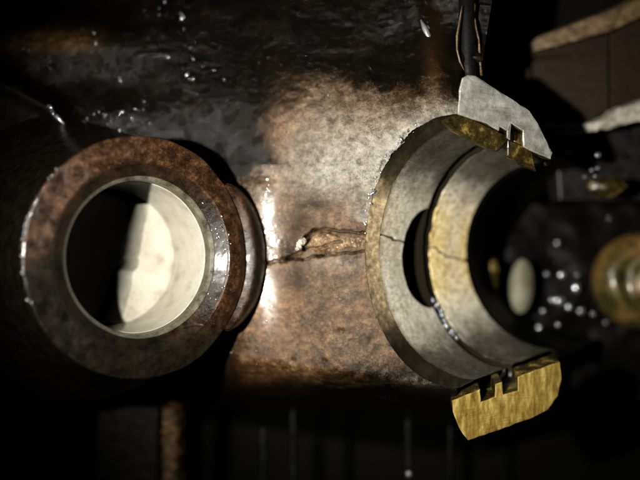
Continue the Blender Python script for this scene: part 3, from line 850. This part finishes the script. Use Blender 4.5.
# pale blurred disc
def disc(name, px, py, z, rx, ry, mat, rot=0.0, thick=0.4):
    bm = bmesh.new()
    s_ = (CAMZ - z) / F
    bmesh.ops.create_cone(bm, cap_ends=True, segments=40, radius1=1, radius2=0.93, depth=thick)
    for v_ in bm.verts:
        v_.co.x *= rx * s_; v_.co.y *= ry * s_
    bmesh.ops.bevel(bm, geom=[e for e in bm.edges if len(e.link_faces) == 2 and any(len(f.verts) > 10 for f in e.link_faces)], offset=0.04, segments=2, affect='EDGES')
    o_ = link(name, bm_mesh(name, bm), mat)
    o_.location = pv(px, py, z); o_.rotation_euler.z = rot
    return o_
o = disc("disc", 521, 286, -6.0, 11.5, 28, M_palebg, -0.05)
tag(o, "pale blurred upright oval disc inside the dark bearing opening", "disc")
o = disc("brass_disc", 491, 278, -5.6, 6, 20, M_brass_dk, -0.1)
tag(o, "dim brassy oval disc just behind the inner edge of the bearing", "disc")
# mottled dome at the right edge
bm = bmesh.new()
bmesh.ops.create_uvsphere(bm, u_segments=64, v_segments=32, radius=1.0)
s_ = (CAMZ + 5.5) / F
for v_ in bm.verts:
    r_ = math.hypot(v_.co.x, v_.co.y); a_ = math.atan2(v_.co.y, v_.co.x)
    zz_ = v_.co.z * 0.75 - 0.22 * math.exp(-((r_ - 0.55) / 0.13) ** 2) * (v_.co.z > 0) + 0.04 * math.sin(3 * a_ + 5 * r_)
    v_.co = Vector((v_.co.x * 54 * s_, v_.co.y * 51 * s_, zz_ * 50 * s_))
o = link("dome_cap", bm_mesh("dome_cap", bm), M_dome)
o.location = pv(645, 281, -6.2)
tag(o, "round mottled green and orange brass cap cut off by the right edge of the picture", "cap")
# brown chunk
bm = bmesh.new()
bmesh.ops.create_icosphere(bm, subdivisions=3, radius=1)
for v_ in bm.verts:
    n_ = 1 + 0.18 * math.sin(5 * v_.co.x + 2) * math.cos(4 * v_.co.y)
    v_.co = Vector((v_.co.x * .62 * n_, (v_.co.y * .26 - .12 * (abs(v_.co.x) < .35) * (v_.co.y < 0)) * n_, v_.co.z * .3))
o = link("brass_lug", bm_mesh("brass_lug", bm), M_brass_dk)
o.location = pv(605, 186, -3.4)
tag(o, "small brown brassy lug below the pale edge on the right", "lug")

# ------------------------------------------------------------------ slab at the upper right
wallr = empty("machined_wall", tuple(pv(590, 80, -3.5)))
tag(wallr, "dark brown block with tan upper edge and pale worn lower edge at the upper right", "engine block")
def zr(px, py): return -3.2 - (px - 520) / 120 * 0.3
def part(name, pts, z, push, mat, **kw):
    o_ = slab(name, [pv(x, y, z + dz) for (x, y, dz) in pts], push, mat, **kw); keep(o_, wallr); return o_
part("block_body", [(505, 60, -.3), (523, 54, 0), (566, 44, 0), (609, 33, 0), (609, 109, 0), (590, 122, 0), (545, 124, 0), (522, 118, -.2), (508, 100, -.3)], -3.6, (0, 0.1, -2), M_brownwall, bevel=0.05, sub=2, rough=0.008)
part("block_body", [(610, 33, 0), (640, 19, 0), (690, 0, 0), (690, 92, 0), (640, 102, 0), (619, 108, 0), (610, 110, 0)], -3.75, (0, 0.1, -2), M_brownwall, bevel=0.05, sub=2, rough=0.008)
part("upper_ledge", [(508, 56, -.5), (544, 35, -0.1), (607, 12, .1), (626, 4, .1), (609, 31, .1), (566, 43, -.0), (523, 54, -0.2)], -3.5, (0.1, 0.3, -1.2), M_beige, bevel=0.04, sub=2, rough=0.012)
part("upper_ledge", [(628, 3, .1), (640, -3, .1), (700, -28, .1), (700, -8, .1), (640, 17, .1), (611, 31, .1)], -3.4, (0.1, 0.3, -1.2), M_beige, bevel=0.04, sub=2, rough=0.012)
part("lower_lip", [(538, 122, -.3), (560, 124, 0), (590, 123, 0), (600, 121, 0), (596, 130, 0), (575, 134, 0), (556, 134, -.1), (540, 129, -.4)], -3.2, (0, 0.1, -.6), M_paleedge, bevel=0.06, sub=2, rough=0.015)
lp = part("lower_lip", [(597, 122, 0), (610, 115, .05), (621, 108, .1), (640, 102, .1), (690, 88, .1), (690, 106, .1), (640, 121, .1), (618, 126, .05), (597, 131, 0)], -3.1, (0, 0.1, -.6), M_paleedge, bevel=0.08, sub=2, rough=0.03)
tag(lp, "bright pale worn lip")
part("block_shelf", [(556, 140, 0), (700, 118, 0), (700, 200, 0), (560, 200, 0)], -5.2, (0, 0, -1), M_dkiron, bevel=0.05)
part("block_recess", [(484, 0, 0), (525, -40, 0), (700, -40, 0), (690, 20, 0), (510, 58, 0), (490, 80, 0)], -6.0, (0, 0, -1), M_black, bevel=0.05)

# studs at the top centre
stud = empty("stud", tuple(pv(470, 30, -0.5)))
tag(stud, "dark oily upright stud with a thin bronze glint beside the silver notched face", "stud")
o = tube("shank", [pv(467, -40, 0.1), pv(467, 20, 0.1), pv(468, 66, 0.1), pv(470, 84, 0.1)], [.20, .21, .21, .17], M_black); keep(o, stud)
o = tube("rim", [pv(462, 6, .4), pv(459.5, 22, .4), pv(457, 36, .4), pv(457, 50, .4), pv(460, 62, .4), pv(464, 70, .3)], [.012, .022, .03, .022, .022, .012], M_beige, seg=10); keep(o, stud)  # thin tan tube added as the golden highlight along the shank
o = tube("rim", [pv(475, 4, .2), pv(473, 16, .2), pv(479, 40, .2), pv(480, 60, .2), pv(482, 80, .1)], [.05, .04, .02, .035, .03], M_post, seg=10); keep(o, stud)  # thin orange tube added as a second glint
o = disc("clip", 477, -3, -0.4, 12, 8, M_paleedge, 0.2, .2)
tag(o, "pale metal clip edge at the top of the picture above the stud", "clip")

# ------------------------------------------------------------------ things below the web
o = slab("post", [pv(162, 408, -5.0), pv(176, 411, -5.0), pv(178, 520, -5.6), pv(161, 520, -5.6)], (0.1, 0, -0.8), M_post, bevel=0.08, sub=2, rough=0.03)
tag(o, "rusty brown upright post below the round boss", "post")
o = slab("side_plate", [pv(98, 404, -5.9), pv(158, 410, -5.9), pv(158, 530, -6.3), pv(90, 530, -6.3)], (0, 0, -0.6), M_dkiron, bevel=0.08)
tag(o, "black plate left of the rusty post", "plate")
for (x, yt, r, lab, m_) in ((408, 408, 4.0, "brightest thin steel rod below the web, left of the brassy notched face", M_rod),
                     (450, 418, 2.6, "faint thin steel rod just left of and below the brassy notched face", M_rod),
                     (293, 408, 3.4, "thin dark steel rod hanging below the middle of the brown web", M_rod),
                     (263, 426, 4.2, "thin steel rod between the rusty post and the rod under the web", M_rod)):
    s_ = (CAMZ + 5) / F
    o = tube("steel_rod", [pv(x, yt, -5), pv(x, yt + 8, -5), pv(x + .5, 470, -5), pv(x + 1, 540, -5)], [r * s_ * .6, r * s_, r * s_, r * s_], m_, seg=16)
    tag(o, lab, "rod", "thin steel rods below the casting")
    if x == 408:
        o = blobs("oil_glint_drop", [(pv(x + 1, 474, -4.9), r * s_ * 0.8, 0.8)], M_drop)
        tag(o, "oil drop hanging on the %s" % ("brightest rod left of the brassy notched face"), "oil drop")
